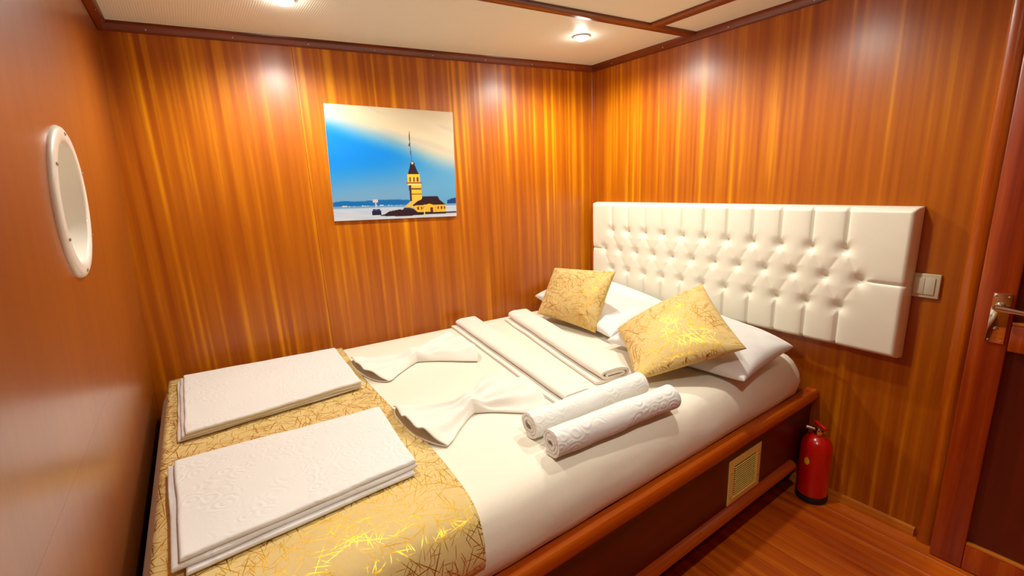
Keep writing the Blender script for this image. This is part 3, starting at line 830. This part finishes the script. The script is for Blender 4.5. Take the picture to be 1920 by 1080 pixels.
# ------------------------------------------------------------------ hand towels pinched into bows
def bow_towel(c, half, wl, wr_, ang, skew, seed, label):
    c = Vector((*c, 0)); ca, sa = math.cos(ang), math.sin(ang)
    rnd = random.Random(seed)
    ridges = {}
    for sgn in (-1, 1):
        ridges[sgn] = [(t0 + rnd.uniform(-.08, .08), rnd.uniform(.16, .24), rnd.uniform(.6, 1.0)) for t0 in (-.62, -.05, .55)]
    def width(s):
        a = abs(s); w1 = wl if s < 0 else wr_
        return .034 + (w1 - .034) * (sm(-.15, 1.1, a) * .75 + .25 * a)
    def f(s, t, layer):
        sg = -1 if s < 0 else 1; a = abs(s)
        w = width(s)
        x = s * half * (1 + .10 * (1 - t * t) * a * a - .04 * t * sg * a - .13 * a * a * t ** 6)
        y = t * w + skew * s * a
        y += .010 * nz(s * 3 + seed, t * 2) * a
        if layer:
            env = max(0, 1 - abs(t) ** 3.2) ** .6
            rr = sum(h * math.exp(-((t - t0) / wd) ** 2) for t0, wd, h in ridges[sg])
            H = .036 * math.exp(-(a / .18) ** 2) + .022 + .010 * a
            amp = (.022 if s > 0 else .015) * sm(.04, .40, a) + .006
            z = env * (H * .75 + amp * (rr - .35) + .0035 * nz(s * 5 + seed, t * 6) + .0034 * math.cos(t * 17 + seed) * sm(.05, .3, a) * (1.15 - a)) + .006
            # lip rises at the open mouth
            z += env * (.010 * sm(.7, 1, a) + (.008 * sm(.2, .6, a) if s > 0 else 0))
        else:
            z = .0030
        return Vector((c.x + x * ca - y * sa, c.y + x * sa + y * ca, MZ + .0005 + max(z, .003)))
    nu, nv = 72, 52
    V1, F1 = grid(nu, nv, lambda u, v: f(u * 2 - 1, math.sin((v * 2 - 1) * math.pi / 2), 1))
    V2, F2 = grid(nu, nv, lambda u, v: f(u * 2 - 1, math.sin((v * 2 - 1) * math.pi / 2) * .985, 0))
    o = len(V1); V = V1 + V2; F = F1 + [tuple(o + i for i in q) for q in F2]
    m = nu + 1
    for i in range(nu):
        F.append((i, i + 1, o + i + 1, o + i)); k = nv * m + i; F.append((k, k + 1, o + k + 1, o + k))
    ob = obj('hand_towel', V, F, M['bowcloth'], None, (c.x, c.y, MZ), label=label, cat='towel', group='hand towels tied as bows')
    md = ob.modifiers.new('thick', 'SOLIDIFY'); md.thickness = .0035; md.offset = -1
    return ob
bow_towel((-1.318, -.275), .205, .165, .190, .03, -.02, 3, 'white hand towel pinched into a bow, nearest the back wall')
bow_towel((-1.352, -.806), .190, .165, .185, .02, -.01, 11, 'white hand towel pinched into a bow, beside the rolled towels')

# ------------------------------------------------------------------ fire extinguisher
EX, EY = -.066, -1.335
ex = empty('fire_extinguisher', (EX, EY, 0), label='small red fire extinguisher on the floor at the bunk corner', cat='fire extinguisher')
lathe('cylinder', [(0, .020), (.050, .020), (.0545, .026), (.056, .036), (.056, .225), (.0545, .245), (.049, .262), (.038, .276), (.024, .285), (.016, .288), (0, .288)], (EX, EY, 0), (0, 0, 1), M['red'], ex, n=48, caps=False)
lathe('base_ring', [(.046, .0), (.054, .0), (.0575, .006), (.0575, .026), (.0560, .030), (.046, .024)], (EX, EY, 0), (0, 0, 1), M['rubber'], ex, n=40, caps=False)
lathe('neck', [(0, .285), (.015, .285), (.015, .296), (.012, .300), (.012, .318), (0, .318)], (EX, EY, 0), (0, 0, 1), M['chrome'], ex, n=24, caps=False)
lathe('gauge', [(0, 0), (.011, 0), (.011, .010), (.008, .012), (0, .012)], (EX - .010, EY - .006, .306), (-.8, -.5, .1), M['chrome'], ex, n=20, caps=False)
hv = box('lower_handle', (-.034, -.008, .304), (.030, .008, .312), M['chrome'], ex, .002, fn=lambda p: Vector((EX, EY, 0)) + Vector((p.x * .45 + p.y * .9, p.x * .9 - p.y * .45, p.z + max(0, -p.x) * .18)))
box('trigger', (-.036, -.008, .322), (.020, .008, .332), M['red'], ex, .003, fn=lambda p: Vector((EX, EY, 0)) + Vector((p.x * .45 + p.y * .9, p.x * .9 - p.y * .45, p.z + max(0, p.x + .01) * .25)))
cyl('nozzle', (EX, EY, .306), (EX - .012, EY + .040, .310), .006, M['chrome'], ex, r1=.007, n=14)
lathe('pin_ring', [(.008, -.001), (.010, 0), (.008, .001), (.0048, 0), (.008, -.001)], (EX + .006, EY - .018, .312), (.3, -.9, .2), M['chrome'], ex, n=20, caps=False)
# oval yellow sticker wrapped on the cylinder, facing the hull corner
V = [];
a0 = math.atan2(.15, -1.0)
def stk(u, v, d): 
    a = a0 + u / .0562
    return (EX + (.0562 + d) * math.cos(a), EY + (.0562 + d) * math.sin(a), .185 + v)
V = [stk(0, 0, .0004)]; ns = 24
for i in range(ns): V.append(stk(.010 * math.cos(2 * math.pi * i / ns), .016 * math.sin(2 * math.pi * i / ns), .0004))
obj('sticker', V, [(0, 1 + i, 1 + (i + 1) % ns) for i in range(ns)], M['yellow'], ex)
